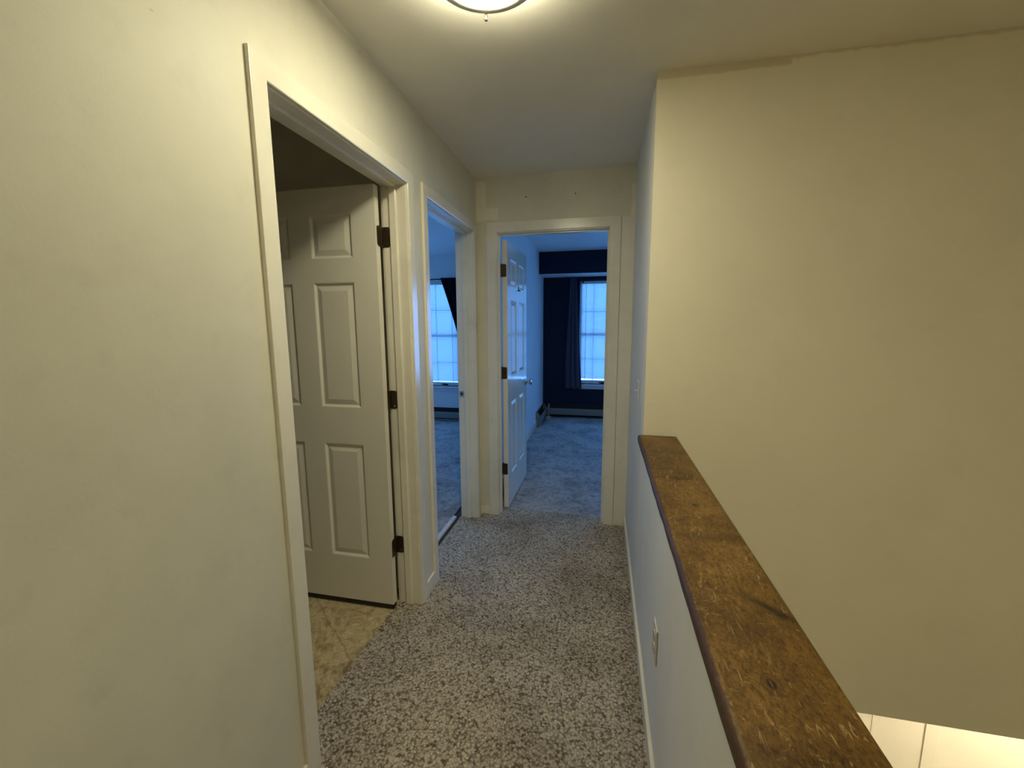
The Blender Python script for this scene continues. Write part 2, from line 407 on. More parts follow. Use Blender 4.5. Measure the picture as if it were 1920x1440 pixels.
# bedroom straight ahead
struct('wall_end_window_side', slab('y', Y3, Y3 + .14, X3, 2.3, -.02, ZC, [W3H, W3X]), 'navy', 'dark navy wall holding the curtained window straight ahead', 'wall')
struct('wall_end_right', slab('x', 2.2, 2.3, YF + FT, Y3, -.02, ZC, []), 'bed_wall', 'right-hand wall of the bedroom straight ahead', 'wall')
bm = bmesh.new(); box(bm, X3, 2.2, YSOF, Y3, 2.108, ZC)
for f in bm.faces: f.material_index = 1 if f.calc_center_median().z < 2.11 else 0
struct('wall_bulkhead', bm, ['navy', 'bed_ceiling'], 'dark navy bulkhead below the ceiling over the window straight ahead', 'bulkhead')
struct('ceiling_end_bedroom', B(X3, 2.3, YF + FT, Y3 + .14, ZC, ZC + .08), 'bed_ceiling', 'pale ceiling of the bedroom straight ahead', 'ceiling')
# lower storey glimpsed over the ledge
struct('wall_lower', slab('y', 3.0, 3.1, -.9, 4.1, -2.7, ZLOW), 'lower', 'brightly lit cream wall of the lower storey in the bottom right corner', 'wall')
struct('wall_lower_side', slab('x', 4.0, 4.1, YS, 3.0, -2.7, ZLOW), 'lower', 'side wall of the lower storey outside the view', 'wall')
struct('ceiling_lower', B(XR, 4.1, YS + .02, 3.1, ZLOW + .001, ZLOW + .10), 'lower', 'ceiling of the lower storey hidden behind the stairwell wall', 'ceiling')
struct('wall_lower_left', slab('x', XR - .1, XR, YS, 3.1, -2.7, ZLOW), 'lower', 'left side wall of the lower storey hidden below the hallway', 'wall')
struct('wall_lower_front', slab('y', YS - .1, YS, 2.25, 4.1, -2.7, ZLOW + .1), 'lower', 'lower wall beyond the stairwell outside the view', 'wall')
struct('floor_lower', B(XR, 4.1, YB, 3.1, -2.8, -2.7), 'bed_carpet', 'floor of the lower storey', 'floor')
for i, (a, b, l) in enumerate([(2.195, 2.268, 'flat vertical cream board on the lit lower wall, bottom right corner'), (1.885, 1.905, 'thin vertical cream batten on the lit lower wall beside the ledge')]):
    struct('trim_%d' % (4 + i), B(a, b, 2.993 if i == 0 else 2.9975, 3.0, -2.7, ZLOW, .001), 'lower', l, 'trim')

# floors
def plates(rects, z, th=.006):
    bm = bmesh.new()
    for r in rects: box(bm, r[0], r[1], r[2], r[3], z - th, z)
    return bm
E_ = .0
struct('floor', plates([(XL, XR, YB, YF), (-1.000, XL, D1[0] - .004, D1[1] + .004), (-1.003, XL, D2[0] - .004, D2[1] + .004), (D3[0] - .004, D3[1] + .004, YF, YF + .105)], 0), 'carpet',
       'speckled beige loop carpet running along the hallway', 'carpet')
struct('floor_bathroom', plates([(-2.8, -1.000, -.2, 1.92)], -.004), 'vinyl', 'beige stone-pattern vinyl floor inside the first doorway', 'floor')
struct('floor_bedroom', plates([(-5.0, -1.062, 1.99, Y2)], -.001), 'bed_carpet', 'worn grey carpet beyond the second doorway on the left', 'carpet')
struct('floor_end_bedroom', plates([(X3, 2.2, YF + .108, Y3)], -.002), 'bed_carpet', 'stained grey carpet of the bedroom straight ahead', 'carpet')
bm = bmesh.new(); box(bm, -5.1, XR + .115, YB, 2.0, -.2, -.012); box(bm, -5.1, 2.3, 2.0, Y3 + .14, -.2, -.012)
struct('floor_base', bm, 'underlay', 'dark bare floor showing in the gap at the second doorway', 'floor')

# ------------------------------------------------------------------ door surrounds
def casing_prof(w, T=.012):
    return [(0, 0), (0, .0085), (.0012, .0105), (.004, .0118), (.010, T), (w - .003, T), (w - .0008, T - .0007), (w, T - .0025), (w, 0)]
def jamb_prof(th):
    return [(-.005, 0), (-.005, -th), (G, -th), (G, 0)]
def stop_prof(a, b):
    return [(-.005, a), (-.013, a), (-.0158, a - .004), (-.0158, b + .004), (-.013, b), (-.005, b)]
def doorway(n, place, u0, u1, th, stop, label, w=.058, wl=1, wr=1):
    c = struct('trim_%d' % n, surround(place, u0, u1, HD, casing_prof(w), 0, wl, wr), 'trim', label, 'door frame')
    obj('jamb', surround(place, u0, u1, HD, jamb_prof(th)), 'trim', c)
    obj('door_stop', surround(place, u0, u1, HD, stop_prof(*stop)), 'trim', c)
    rp = lambda u, t, z: place(u, -th - t, z)
    obj('inner_casing', surround(rp, u0, u1, HD, casing_prof(min(w, .058)), 0, wl, wr), 'trim', c)
    return c
left = lambda u, t, z: (XL + t, u, z)
far = lambda u, t, z: (u, YF - t, z)
t1 = doorway(1, left, D1[0], D1[1], WT, (-.043, -.079), 'cream painted frame of the first doorway on the left, with the open six-panel door', .0575)
t2 = doorway(2, left, D2[0], D2[1], WT, (-.043, -.079), 'cream painted frame of the second doorway on the left, with a strike plate', .0575, .9, .9)
t3 = doorway(3, far, D3[0], D3[1], FT, (-.028, -.062), 'cream painted frame of the doorway straight ahead at the hallway end', .068)
# strike plate on the far jamb of the second doorway
bm = bmesh.new(); yj = D2[1] - .005
box(bm, -.990, -.958, yj - .0016, yj + .001, .905, .917, .0006, 1); box(bm, -.990, -.958, yj - .0016, yj + .001, .935, .947, .0006, 1)
box(bm, -.966, -.958, yj - .0016, yj + .001, .917, .935); box(bm, -.990, -.982, yj - .0016, yj + .001, .917, .935)
sp = obj('strike_plate', bm, 'steel', t2); sp['label'] = 'small metal strike plate'
obj('latch_hole', B(-.982, -.966, yj - .0008, yj + .001, .917, .935), 'bronze', sp)

# baseboards
def bb(name, x0, x1, y0, y1, label, z1=.072):
    bm = bmesh.new(); box(bm, x0, x1, y0, y1, 0, z1, .003, 2)
    return struct(name, bm, 'trim', label, 'baseboard')
bb('baseboard_right', XR - .013, XR, YB, YF, 'long cream baseboard under the half wall along the carpet')
bb('baseboard_left', XL, XL + .011, YB, D1[0] - .0575, 'cream baseboard at the foot of the left wall before the first doorway', .062)
bb('baseboard_left_between', XL, XL + .0115, D1[1] + .0575, D2[0] - .052, 'short cream baseboard piece between the two doorways on the left', .08)
bb('baseboard_far_left', XL, D3[0] - .068, YF - .0125, YF, 'short cream baseboard piece left of the straight-ahead doorway', .055)
bb('baseboard_far_right', D3[1] + .068, XR - .013, YF - .0135, YF, 'short cream baseboard piece right of the straight-ahead doorway', .055)
bb('baseboard_bedroom', X3, X3 + .013, YF + FT, 5.66, 'baseboard behind the open bedroom door running to the corner heater', .085)
struct('trim_6', B(D3[1] + .070, XR, YF - .007, YF, .055, 2.10, .002), 'trim', 'flat cream board filling the gap between the straight-ahead door frame and the right wall', 'trim')

# ------------------------------------------------------------------ doors
def panel_side(bm, W, Hh, y, sgn, cols, rows):
    """one moulded face of a door (x across, z up) at depth y; panels sink against sgn"""
    xs = [0] + [c for p in cols for c in p] + [W]; zs = [0] + [r for p in rows for r in p] + [Hh]
    V = {}
    def v(x, z, d=0):
        k = (round(x, 5), round(z, 5), d)
        if k not in V: V[k] = bm.verts.new((x, y - sgn * d, z))
        return V[k]
    for i in range(len(xs) - 1):
        for j in range(len(zs) - 1):
            a, b, c, d = xs[i], xs[i + 1], zs[j], zs[j + 1]
            if i % 2 and j % 2:
                prev = [v(a, c), v(b, c), v(b, d), v(a, d)]
                for (ins, dep) in ((.004, .0015), (.011, .0085), (.0145, .009), (.036, .0032), (.0385, .0026)):
                    cur = [v(a + ins, c + ins, dep), v(b - ins, c + ins, dep), v(b - ins, d - ins, dep), v(a + ins, d - ins, dep)]
                    for k in range(4): bm.faces.new([prev[k], prev[(k + 1) % 4], cur[(k + 1) % 4], cur[k]])
                    prev = cur
                bm.faces.new(prev)
            else:
                bm.faces.new([v(a, c), v(b, c), v(b, d), v(a, d)])
def door_leaf(W, Hh=2.0, th=.035):
    bm = bmesh.new()
    st, mu = .118, .112; pw = (W - 2 * st - mu) / 2
    cols = [(st, st + pw), (st + pw + mu, W - st)]
    rows = [(.235, .820), (1.000, 1.585), (1.692, 1.885)]
    panel_side(bm, W, Hh, 0, -1, cols, rows); panel_side(bm, W, Hh, th, 1, cols, rows)
    bm.verts.ensure_lookup_table()
    xs = [0] + [c for p in cols for c in p] + [W]; zs = [0] + [r for p in rows for r in p] + [Hh]
    for i in range(len(xs) - 1):
        for z in (0, Hh): bm.faces.new([bm.verts.new((xs[i + k], yy, z)) for k, yy in ((0, 0), (1, 0), (1, th), (0, th))])
    for j in range(len(zs) - 1):
        for x in (0, W): bm.faces.new([bm.verts.new((x, yy, zs[j + k])) for k, yy in ((0, 0), (1, 0), (1, th), (0, th))])
    bmesh.ops.remove_doubles(bm, verts=bm.verts, dist=1e-5)
    return bm
def rounded_plate(bm, origin, ex, ez, en, w, h, r, t, sides=(1, 1)):
    """plate in plane (ex, ez) of size w x h with the +ex corners rounded, thickness t along en"""
    o, ex, ez, en = Vector(origin), Vector(ex), Vector(ez), Vector(en)
    pts = [(0, -h / 2)]
    if sides[0]: pts += [(w - r + r * math.sin(a), -h / 2 + r - r * math.cos(a)) for a in [k * math.pi / 12 for k in range(7)]]
    else: pts += [(w, -h / 2)]
    if sides[1]: pts += [(w - r + r * math.cos(a), h / 2 - r + r * math.sin(a)) for a in [k * math.pi / 12 for k in range(7)]]
    else: pts += [(w, h / 2)]
    pts += [(0, h / 2)]
    A = [bm.verts.new(o + ex * a + ez * b) for a, b in pts]; C = [bm.verts.new(o + ex * a + ez * b + en * t) for a, b in pts]
    bm.faces.new(A); bm.faces.new(C)
    for i in range(len(pts)): bm.faces.new([A[i], A[(i + 1) % len(pts)], C[(i + 1) % len(pts)], C[i]])
def knuckle(bm, x, y, z, h=.092, r=.0052):
    for k in range(5):
        a = z - h / 2 + k * h / 5
        tube(bm, (x, y, a + .0006), (x, y, a + h / 5 - .0006), r, 14)
    tube(bm, (x, y, z + h / 2), (x, y, z + h / 2 + .004), r * .8, 14, r * .5)

# bathroom door: hinged on the far jamb, open square into the bathroom (leaf runs towards -x)
DW = .772
d1 = door_leaf(DW)
bmesh.ops.transform(d1, matrix=Matrix.Translation((-.992, 1.7535, .026)) @ Matrix.Diagonal((-1, 1, 1, 1)), verts=d1.verts)
d1 = struct('door_1', d1, 'door', 'beige six-panel bathroom door standing open inside the first doorway', 'door')
gs_ = obj('door_gap_strip', B(-1.763, -.9935, 1.7545, 1.787, .004, .026), 'band', d1); gs_['label'] = 'dark strip along the door bottom'  # dark filler strip, added to deepen the shadow gap under the leaf
for k, z in enumerate((1.812, 1.060, .318)):
    bm = bmesh.new(); bx, by = -.9935, 1.8015
    knuckle(bm, bx, by, z)
    rounded_plate(bm, (bx + .003, D1[1] - .0055, z), (1, 0, 0), (0, 0, 1), (0, -1, 0), .036, .089, .014, .0018)
    rounded_plate(bm, (bx, by + .004, z), (0, 1, 0), (0, 0, 1), (1, 0, 0), D1[1] - .006 - by - .004, .089, .001, .0018)
    if k != 1: rounded_plate(bm, (-.9915, 1.799, z), (0, -1, 0), (0, 0, 1), (1, 0, 0), .036, .089, .014, .0018, (1, 1) if k == 0 else (0, 1))
    h = obj('hinge', bm, 'bronze', d1); h['label'] = 'dark bronze hinge'
    for dz, dx in ((.031, .022), (0, .030), (-.031, .022)):
        bm = bmesh.new(); tube(bm, (bx + dx, D1[1] - .0072, z + dz), (bx + dx, D1[1] - .0086, z + dz), .0042, 10, .003)
        obj('screw', bm, 'steel' if k == 1 and dz < 0 else 'bronze', h)

# bedroom door straight ahead: hinged on the left jamb, open square into the room (leaf runs towards +y)
ang = math.radians(.5)
d3r = Matrix.Translation((-.7150, 3.0035, .012)) @ Matrix.Rotation(-ang, 4, 'Z') @ Matrix.Rotation(math.pi / 2, 4, 'Z')
DW3 = .745
d3 = door_leaf(DW3)
# local x along the leaf, local y towards -x after the turn: shift so that the leaf lies on the room side
bmesh.ops.transform(d3, matrix=d3r @ Matrix.Translation((0, -.035, 0)), verts=d3.verts)
d3 = struct('door_2', d3, 'door', 'white six-panel bedroom door standing open in the straight-ahead doorway, with a round knob', 'door')
for z in (1.800, 1.060, .320):
    bm = bmesh.new()
    knuckle(bm, -.7210, 3.0035, z)
    rounded_plate(bm, (-.7170, 3.0032, z), (1, 0, 0), (0, 0, 1), (0, -1, 0), .032, .089, .010, .0018)
    rounded_plate(bm, (D3[0] + .0055, 3.0005, z), (0, -1, 0), (0, 0, 1), (1, 0, 0), .034, .089, .010, .0018)
    h = obj('hinge', bm, 'bronze', d3); h['label'] = 'dark bronze hinge'
    for dz, dx in ((.031, .018), (0, .024), (-.031, .018)):
        bm = bmesh.new(); tube(bm, (-.7170 + dx, 3.0016, z + dz), (-.7170 + dx, 3.0002, z + dz), .0040, 10, .003)
        obj('screw', bm, 'bronze', h)
def d3p(x, y, z): return d3r @ Vector((x, y, z))
for s in (1, -1):
    bm = bmesh.new(); o = d3p(DW3 - .062, -.035 if s == 1 else 0, .892)
    ax = (d3p(0, -1, 0) - d3p(0, 0, 0)) * s
    lathe(bm, o, ax, [(0, 0), (0, .032), (.004, .032), (.008, .027), (.010, .013), (.030, .011), (.036, .016), (.041, .025), (.050, .028), (.058, .024), (.061, .014), (.062, 0)], 28)
    kn = obj('door_knob', bm, 'chrome', d3, True); kn['label'] = 'shiny round metal door knob'
# small double hook screwed to the upper rail
bm = bmesh.new(); o = d3p(.40, -.035, 1.690); ax = (d3p(0, -1, 0) - d3p(0, 0, 0)); ay = (d3p(1, 0, 0) - d3p(0, 0, 0))
rounded_plate(bm, o - ay * .0055, ay, (0, 0, 1), ax, .011, .040, .003, .003)
for s in (-1, 1):
    pr = o - Vector((0, 0, .012)) + ax * .003
    for k in range(6):
        a = k / 5 * math.pi * .9
        q = o + Vector((0, 0, -.012)) + ax * (.003 + .012 * math.sin(a)) + ay * (s * .013 * (1 - math.cos(a)) / 2 * 1.2) + Vector((0, 0, -.012 * math.sin(a) + .007 * (1 - math.cos(a)) / 2))
        if k: tube(bm, pr, q, .0022, 8)
        pr = q
hk = obj('coat_hook', bm, 'black_metal', d3); hk['label'] = 'small dark coat hook'

# ------------------------------------------------------------------ wooden ledge on the half wall
bm = bmesh.new()
n = 64; x0, x1, z0, z1 = .1655, .3325, .8935, .9228
prev = None
for i in range(n + 1):
    y = YB + (YS - YB) * i / n
    j = (random.random() - .5) * .0022; j2 = (random.random() - .5) * .0016
    ring = [(x0 + .003, z0), (x0 + j, z0 + .004), (x0 + j, z1 - .009), (x0 + .0025 + j, z1 - .004), (x0 + .007 + j2, z1 - .0006), (x0 + .012, z1), (x1 - .010, z1), (x1 - .004, z1 - .001 + j2 * .3), (x1 - .001, z1 - .005), (x1 + j2 * .5, z1 - .010), (x1, z0 + .004), (x1 - .003, z0)]
    cur = [bm.verts.new((a, y, b)) for a, b in ring]
    if prev:
        for k in range(len(cur)): bm.faces.new([prev[k], prev[(k + 1) % len(cur)], cur[(k + 1) % len(cur)], cur[k]])
    else: bm.faces.new(cur)
    prev = cur
bm.faces.new(prev)
ld = obj('wooden_ledge', bm, 'wood', None, True)
tag(ld, 'long knotty brown stained wooden ledge capping the low half wall beside the stairwell', 'ledge')

# ------------------------------------------------------------------ ceiling lamp
LX, LY, LR = -.331, 1.214, .157
lamp = tag(empty('ceiling_light', (LX, LY, ZC)), 'round flush ceiling lamp with a glowing white bowl and metal ring', 'ceiling light')
def lobj(name, bm, mat, smooth=True):
    return obj(name, bm, mat, lamp, smooth)
bm = lathe(bmesh.new(), (0, 0, 0), (0, 0, -1), [(0, .0), (0, .098), (.016, .100), (.022, .092), (.022, .0)], 48); lobj('base_pan', bm, 'white_strip', False)
RB = .064
bm = lathe(bmesh.new(), (0, 0, 0), (0, 0, -1), [(RB - .018, LR - .003), (RB - .012, LR), (RB - .007, LR), (RB - .003, LR - .004), (RB + .001, LR - .012), (RB + .003, LR - .024), (RB + .002, LR - .033), (RB - .004, LR - .036), (RB - .010, LR - .035), (RB - .018, LR - .003)], 72)
r_ = lobj('ring', bm, 'satin'); r_['label'] = 'brushed metal ring'
prof = [(RB - .006, LR - .0345)] + [(RB - .003 + .022 * (1 - q * q), (LR - .0345) * q) for q in [1 - k / 14 for k in range(14)]] + [(RB + .019, 0)]
bm = lathe(bmesh.new(), (0, 0, 0), (0, 0, -1), prof, 64); g_ = lobj('glass_bowl', bm, 'lamp'); g_['label'] = 'glowing white glass bowl'
for k in range(3):
    a = math.radians(104 + 120 * k); d = Vector((math.cos(a), math.sin(a), 0))
    bm = bmesh.new(); p = d * (LR - .010) + Vector((0, 0, -RB + .002))
    lathe(bm, p, (0, 0, -1), [(0, 0), (0, .0042), (.008, .0042), (.009, .0056), (.019, .0056), (.0215, .0045), (.0225, 0)], 18)
    lobj('finial', bm, 'steel_dark')
    bm = bmesh.new(); tube(bm, d * .094 + Vector((0, 0, -.018)), d * (LR - .014) + Vector((0, 0, -RB + .006)), .004, 8); lobj('arm', bm, 'steel')

# ------------------------------------------------------------------ switch and outlet
sw = tag(empty('light_switch', (XR, 2.235, 1.068)), 'cream toggle light switch on the narrow wall beside the far doorway', 'light switch')
bm = B(-.006, 0, -.036, .036, -.058, .058, .003, 3); obj('cover_plate', bm, 'white_strip', sw)
bm = bmesh.new(); tube(bm, (-.004, 0, 0), (-.019, 0, .009), .005, 12, .0038); obj('toggle', bm, 'white_strip', sw)
for z in (-.030, .030):
    bm = bmesh.new(); tube(bm, (-.0055, 0, z), (-.0072, 0, z), .003, 10, .0022); obj('screw', bm, 'steel', sw)
ou = tag(empty('wall_outlet', (XR, 1.259, .425)), 'cream double wall outlet low on the half wall above the baseboard', 'outlet')
obj('cover_plate', B(-.0055, 0, -.0365, .0365, -.059, .059, .003, 3), 'plastic', ou)
for z in (.021, -.021):
    bm = bmesh.new(); lathe(bm, (-.005, 0, z), (-1, 0, 0), [(0, .0165), (.0025, .0165), (.0032, .0155), (.0032, 0)], 24)
    s_ = obj('socket', bm, 'plastic', ou)
    bm = bmesh.new()
    for y in (-.0065, .0065): box(bm, -.0090, -.0080, y - .0012, y + .0012, z + .001, z + .010)
    tube(bm, (-.0080, 0, z - .008), (-.0090, 0, z - .008), .0026, 10)
    obj('socket_slots', bm, 'slot', s_)
bm = bmesh.new(); tube(bm, (-.005, 0, 0), (-.0068, 0, 0), .003, 10, .0022); obj('screw', bm, 'steel', ou)

# ------------------------------------------------------------------ windows
def window(n, hole, yw, label, muntins=(), muntin_x=(), sill=True, sillz=None, handle=None):
    x0, x1, z0, z1 = hole
    r = empty('window_%d' % n, ((x0 + x1) / 2, yw, z0)); tag(r, label, 'window', kind='structure')
    cx = (x0 + x1) / 2
    def W_(name, bm, mat, p=r):
        bmesh.ops.translate(bm, vec=(-cx, -yw, -z0), verts=bm.verts); return obj(name, bm, mat, p)
    bm = bmesh.new(); f = .035
    for b in ((x0, x0 + f, z0, z1), (x1 - f, x1, z0, z1), (x0 + f, x1 - f, z0, z0 + .05), (x0 + f, x1 - f, z1 - .035, z1)):
        box(bm, b[0], b[1], yw + .055, yw + .12, b[2], b[3], .003, 1)
    W_('window_frame', bm, 'vinylframe')
    bm = bmesh.new(); zm = (z0 + z1) / 2 - .015
    box(bm, x0 + f, x1 - f, yw + .070, yw + .105, zm - .02, zm + .02, .003, 1)
    W_('meeting_rail', bm, 'vinylframe')
    if muntins or muntin_x:
        bm = bmesh.new()
        for z in muntins: box(bm, x0 + f, x1 - f, yw + .078, yw + .098, z - .0065, z + .0065)
        for x in muntin_x: box(bm, x - .0065, x + .0065, yw + .0785, yw + .0975, z0 + .05, z1 - .035)
        W_('muntins', bm, 'vinylframe')
    W_('glass_pane', B(x0 + f, x1 - f, yw + .086, yw + .090, z0 + .05, z1 - .035), 'glass')
    if sill:
        bm = B(x0 - .10, x1 + .10, yw - .035, yw, z0 - .022, z0, .004, 2); box(bm, x0, x1, yw, yw + .055, z0 - .002, z0)
        W_('window_sill', bm, 'vinylframe')
        W_('apron', B(x0 - .08, x1 + .08, yw - .014, yw, z0 - .072, z0 - .022, .003, 1), 'vinylframe')
    if handle is not None:
        bm = B(handle - .035, handle + .035, yw + .030, yw + .054, z0 + .012, z0 + .034, .006, 2)
        tube(bm, (handle + .02, yw + .035, z0 + .028), (handle - .055, yw + .018, z0 + .030), .006, 10, .008)
        c = W_('window_crank', bm, 'black_metal'); c['label'] = 'dark window crank'
    return r
window(1, W2H, Y2, 'window behind blue-lit blinds seen through the second doorway on the left', (1.634, .86), (-2.515,), handle=-2.27)
window(2, W3H, Y3, 'window behind blue-lit blinds in the navy wall straight ahead', (1.604, 1.251, .893), (-.137, .127, .39), handle=.02)
window(3, W2X, Y2, 'added unseen window bringing more daylight into the first bedroom, hidden beside its doorway', sill=False)
window(4, W3X, Y3, 'added unseen window bringing more daylight into the end bedroom, hidden beside its doorway', sill=False)

def blind(hole, yw, label, zbot, lift=.035, cords=()):
    x0, x1, z0, z1 = hole; x0 += .012; x1 -= .012
    r = tag(empty('window_blind', ((x0 + x1) / 2, yw, z1)), label, 'blind'); cx = (x0 + x1) / 2
    def W_(name, bm, mat, sm=False):
        bmesh.ops.translate(bm, vec=(-cx, -yw, -z1), verts=bm.verts); return obj(name, bm, mat, r, sm)
    W_('headrail', B(x0, x1, yw + .004, yw + .045, z1 - .042, z1 - .002, .003, 1), 'vinylframe')
    bm = bmesh.new(); z = z1 - .052; p = .0195; tl = math.radians(66)
    while z > zbot + .016:
        row = []
        for k in range(5):
            s = (k - 2) / 2; bow = .0022 * (1 - s * s)
            dy, dz = .0125 * s * math.cos(tl) - bow * math.sin(tl), .0125 * s * math.sin(tl) + bow * math.cos(tl)
            row.append([bm.verts.new((x, yw + .026 + dy, z + dz)) for x in (x0 + .004, x1 - .004)])
        for a, b in zip(row, row[1:]): bm.faces.new([a[0], a[1], b[1], b[0]])
        z -= p
    W_('slats', bm, 'blind', True)
    W_('bottom_rail', B(x0, x1, yw + .012, yw + .040, zbot - .022, zbot + .002, .004, 2), 'vinylframe')
    bm = bmesh.new()
    for c in cords:
        tube(bm, (c, yw + .0125, zbot), (c, yw + .0125, z1 - .03), .0022, 6); tube(bm, (c, yw + .0395, zbot), (c, yw + .0395, z1 - .03), .0022, 6)
    W_('ladder_cord', bm, 'vinylframe')
blind(W2H, Y2, 'closed slatted blind with daylight behind, in the second doorway on the left', .575, cords=(-2.86, -2.384, -2.143))
blind(W3H, Y3, 'closed slatted blind with daylight behind, in the navy wall straight ahead', .575, cords=(-.25, .137, .50))

# ------------------------------------------------------------------ curtains and rods
def sheet(bm, left, right, top, nz, nx, y, amp, waves, th=.003, seed=0):
    """hanging pleated cloth: left(s), right(s) give x for s in 0..1 downwards, top(s) gives z"""
    rnd = random.Random(seed); ph = [rnd.random() * 6.28 for _ in range(4)]
    F_, Bk = [], []
    for i in range(nz + 1):
        s = i / nz; a, b = left(s), right(s); rf, rb = [], []
        for k in range(nx + 1):
            u = k / nx
            w = math.sin(u * waves * 2 * math.pi + ph[0] + .5 * math.sin(3 * s + ph[1])) + .35 * math.sin(u * waves * 4.7 * math.pi + ph[2])
            yy = y + amp * (.55 + .45 * s) * w
            x = a + (b - a) * u + .15 * amp * math.cos(u * waves * 4 * math.pi + ph[3])
            rf.append(bm.verts.new((x, yy - th / 2, top(s)))); rb.append(bm.verts.new((x, yy + th / 2, top(s))))
        F_.append(rf); Bk.append(rb)
    for i in range(nz):
        for k in range(nx):
            bm.faces.new([F_[i][k], F_[i][k + 1], F_[i + 1][k + 1], F_[i + 1][k]]); bm.faces.new([Bk[i][k], Bk[i + 1][k], Bk[i + 1][k + 1], Bk[i][k + 1]])
        bm.faces.new([F_[i][0], F_[i + 1][0], Bk[i + 1][0], Bk[i][0]]); bm.faces.new([F_[i][nx], Bk[i][nx], Bk[i + 1][nx], F_[i + 1][nx]])
    for k in range(nx):
        bm.faces.new([F_[0][k], Bk[0][k], Bk[0][k + 1], F_[0][k + 1]]); bm.faces.new([F_[nz][k], F_[nz][k + 1], Bk[nz][k + 1], Bk[nz][k]])
    return bm
yr = Y3 - .075
cur = sheet(bmesh.new(), lambda s: -.475 - .065 * min(1, s * 1.3), lambda s: -.385 + .092 * s ** 1.2, lambda s: 2.085 - s * 1.63, 40, 60, yr, .020, 3.2, seed=3)
tag(obj('curtain', cur, 'curtain_plum', None, True), 'dusky navy curtain bunched at the left of the window straight ahead', 'curtain')
cur = sheet(bmesh.new(), lambda s: -2.262 + .60 * (1.02 * s * (1 - .25 * s) + .0) if s < .62 else -2.262 + .60 * 1.02 * .62 * (1 - .25 * .62) + (s - .62) * .02,
            lambda s: -1.55 - .22 * math.sin(math.pi * min(1, s / .62)) ** 1.0 * .5 - (.10 if s >= .62 else .10 * s / .62), lambda s: 2.075 - s * 1.78, 44, 60, Y2 - .092, .016, 5.5, seed=5)
tag(obj('curtain', cur, 'curtain_black', None, True), 'black curtain swept aside over the window in the second doorway on the left', 'curtain')
def rod(x0, x1, y, z, yw, label, fin):
    r = tag(empty('curtain_rod', ((x0 + x1) / 2, y, z)), label, 'curtain rod'); o = Vector(((x0 + x1) / 2, y, z))
    bm = bmesh.new(); tube(bm, Vector((x0, y, z)) - o, Vector((x1, y, z)) - o, .008, 14); obj('pole', bm, 'black_metal', r)
    for x in fin:
        bm = bmesh.new(); s = -1 if x < (x0 + x1) / 2 else 1
        lathe(bm, Vector((x, y, z)) - o, (s, 0, 0), [(-.002, 0), (-.002, .010), (.008, .010), (.012, .016), (.022, .019), (.032, .014), (.037, 0)], 18); obj('finial', bm, 'black_metal', r, True)
    for x in (x0 + .03, x1 - .03):
        bm = bmesh.new(); tube(bm, Vector((x, y, z - .004)) - o, Vector((x, yw, z - .004)) - o, .005, 10); box(bm, x - .012 - o.x, x + .012 - o.x, yw - .005 - o.y, yw - o.y, -.03, .022)
        obj('bracket', bm, 'black_metal', r)
rod(-.325, .70, yr - .002, 2.050, Y3, 'thin black curtain rod above the window straight ahead', (-.325, .70))
rod(-3.05, -1.50, Y2 - .050, 2.062, Y2, 'thin black curtain rod above the window in the second doorway on the left', (-3.05, -1.50))

# ------------------------------------------------------------------ baseboard heaters (local: x along the run, -y out of the wall)
def heater(loc, rz, L, label, caps=(0, 1)):
    r = tag(empty('baseboard_heater', loc, rz), label, 'heater')
    bm = bmesh.new(); box(bm, 0, L, -.004, 0, .02, .195)
    box(bm, 0, L, -.020, -.004, .190, .195)
    obj('back_panel', bm, 'heater_in', r)
    bm = bmesh.new()
    prof = [(-.066, .045), (-.070, .050), (-.070, .118), (-.060, .140), (-.056, .140), (-.066, .118), (-.066, .050)]
    A = [bm.verts.new((0, y, z)) for y, z in prof]; C = [bm.verts.new((L, y, z)) for y, z in prof]
    for i in range(len(prof)): bm.faces.new([A[i], A[(i + 1) % len(prof)], C[(i + 1) % len(prof)], C[i]])
    bm.faces.new(A); bm.faces.new(C)
    obj('front_cover', bm, 'heater', r)
    bm = bmesh.new(); x = .03
    while x < L - .03: box(bm, x, x + .0012, -.054, -.010, .055, .115); x += .012
    tube(bm, (.01, -.032, .085), (L - .01, -.032, .085), .010, 12)
    box(bm, .005, L - .005, -.052, -.008, .030, .050)
    obj('heating_fins', bm, 'heater_in', r)
    for c in caps:
        bm = bmesh.new(); xa, xb = (0, .028) if c == 0 else (L - .028, L)
        pf = [(0, .012), (-.074, .012), (-.074, .120), (-.058, .155), (-.024, .200), (0, .200)]
        A = [bm.verts.new((xa - .001, y, z)) for y, z in pf]; C = [bm.verts.new((xb + .001, y, z)) for y, z in pf]
        for i in range(len(pf)): bm.faces.new([A[i], A[(i + 1) % len(pf)], C[(i + 1) % len(pf)], C[i]])
        bm.faces.new(A); bm.faces.new(C)
        obj('end_cap', bm, 'heater', r)
    return r
heater((-3.70, Y2, 0), 0, 2.60, 'baseboard heater below the window in the second doorway on the left')
heater((X3 + .082, Y3, 0), 0, 2.85, 'long baseboard heater below the window straight ahead', (0, 1))
heater((X3, 5.66, 0), math.pi / 2, Y3 - 5.66 - .005, 'short baseboard heater with a grey end cap along the corner behind the open bedroom door', (0, 1))
# small ribbed white piece on the carpet in the corner
bm = B(-.800, -.735, 6.10, 6.15, 0, .052, .005, 2)
wb = obj('small_box', bm, 'grey_plastic'); tag(wb, 'tiny grey box on the carpet in the corner between two heaters', 'box')
bm = bmesh.new()
for k in range(4): box(bm, -.790 + k * .0155, -.782 + k * .0155, 6.0975, 6.1000, .008, .044)
obj('ribs', bm, 'grey_plastic', wb)

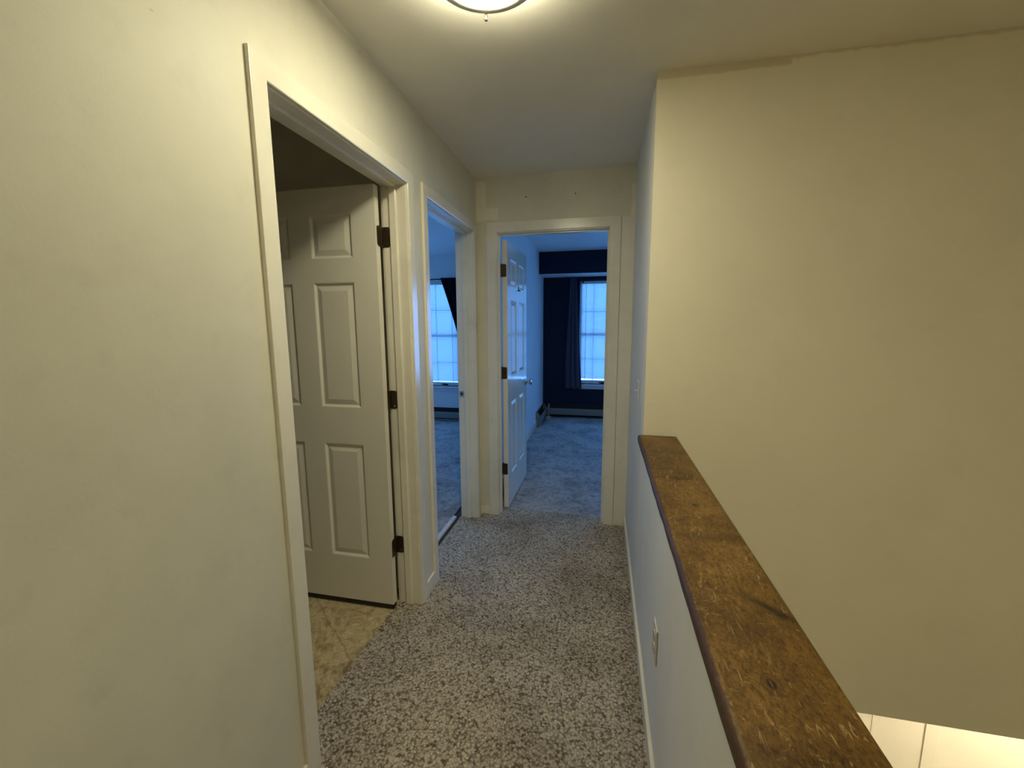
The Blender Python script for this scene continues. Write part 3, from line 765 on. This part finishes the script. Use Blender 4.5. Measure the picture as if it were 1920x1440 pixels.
# ------------------------------------------------------------------ loose strip in the second doorway, nails
bm = B(-1.060, -1.030, 2.05, 2.795, -.012, .006, .002, 1)
st = obj('threshold_strip', bm, 'white_strip'); tag(st, 'narrow white wooden strip lying across the second doorway beside the carpet edge', 'strip')
for y in (2.12, 2.44, 2.73):
    bm = bmesh.new(); tube(bm, (-1.045, y, .0055), (-1.045, y, .0068), .004, 10); obj('nail_head', bm, 'slot', st)
for (x, l) in ((-.521, 'tiny dark nail in the far wall above the left half of the straight-ahead door frame'), (-.195, 'tiny dark nail in the far wall above the right half of the straight-ahead door frame')):
    bm = bmesh.new(); tube(bm, (x, YF, 2.258), (x, YF - .010, 2.259), .0022, 8); tube(bm, (x, YF - .010, 2.259), (x, YF - .0115, 2.259), .0040, 10)
    tag(obj('nail', bm, 'slot'), l, 'nail', 'nails over the far doorway')

# ------------------------------------------------------------------ light
w = bpy.data.worlds.new('World'); SC.world = w; w.use_nodes = True
bg = w.node_tree.nodes['Background']; bg.inputs[0].default_value = (.125, .39, 1.0, 1); bg.inputs[1].default_value = 7.4
def portal(hole, y):
    l = bpy.data.lights.new('sky_portal', 'AREA'); l.shape = 'RECTANGLE'; l.size = hole[1] - hole[0]; l.size_y = hole[3] - hole[2]
    l.cycles.is_portal = True
    o = link(bpy.data.objects.new('sky_portal', l)); o.location = ((hole[0] + hole[1]) / 2, y + .135, (hole[2] + hole[3]) / 2)
    o.rotation_euler = (-math.pi / 2, 0, 0)
for h, y in ((W2H, Y2), (W2X, Y2), (W3H, Y3), (W3X, Y3)): portal(h, y)
portal(W2S, 0); o = COL.objects[-1]; o.location = (-5.09, 5.325, 1.275); o.rotation_euler = (-math.pi / 2, 0, math.pi / 2)
l = bpy.data.lights.new('rear_fill_light', 'AREA'); l.shape = 'DISK'; l.size = .32; l.energy = 9; l.color = (1, .96, .68)  # unseen fill light added behind the camera to lift the hall
o = link(bpy.data.objects.new('rear_fill_light', l)); o.location = (.9, -.9, ZC - .06)
l = bpy.data.lights.new('lower_hall_lamp', 'POINT'); l.energy = 42; l.color = (1, .88, .66); l.shadow_soft_size = .06
o = link(bpy.data.objects.new('lower_hall_lamp', l)); o.location = (2.9, 2.35, -.42)

# ------------------------------------------------------------------ camera
cam = bpy.data.cameras.new('camera'); cam.sensor_fit = 'HORIZONTAL'; cam.sensor_width = 36; cam.lens = F / 1920 * 36
cam.clip_start = .02; cam.clip_end = 60
co = link(bpy.data.objects.new('camera', cam))
cy, sy = math.cos(YAW), math.sin(YAW)
f = Vector((-sy * math.cos(PITCH), cy * math.cos(PITCH), math.sin(PITCH)))
r = Vector((cy, sy, 0)); u = r.cross(f); c, s = math.cos(ROLL), math.sin(ROLL)
r2, u2 = c * r + s * u, -s * r + c * u
co.matrix_world = Matrix(((r2.x, u2.x, -f.x, 0), (r2.y, u2.y, -f.y, 0), (r2.z, u2.z, -f.z, H), (0, 0, 0, 1)))
SC.camera = co

vs = SC.view_settings
vs.view_transform = 'Standard'; vs.look = 'None'; vs.gamma = 1; vs.use_curve_mapping = False; vs.exposure = .24
SC.cycles.use_denoising = True
SC.cycles.max_bounces = 10; SC.cycles.diffuse_bounces = 6; SC.cycles.transparent_max_bounces = 16
SC.cycles.sample_clamp_indirect = 6
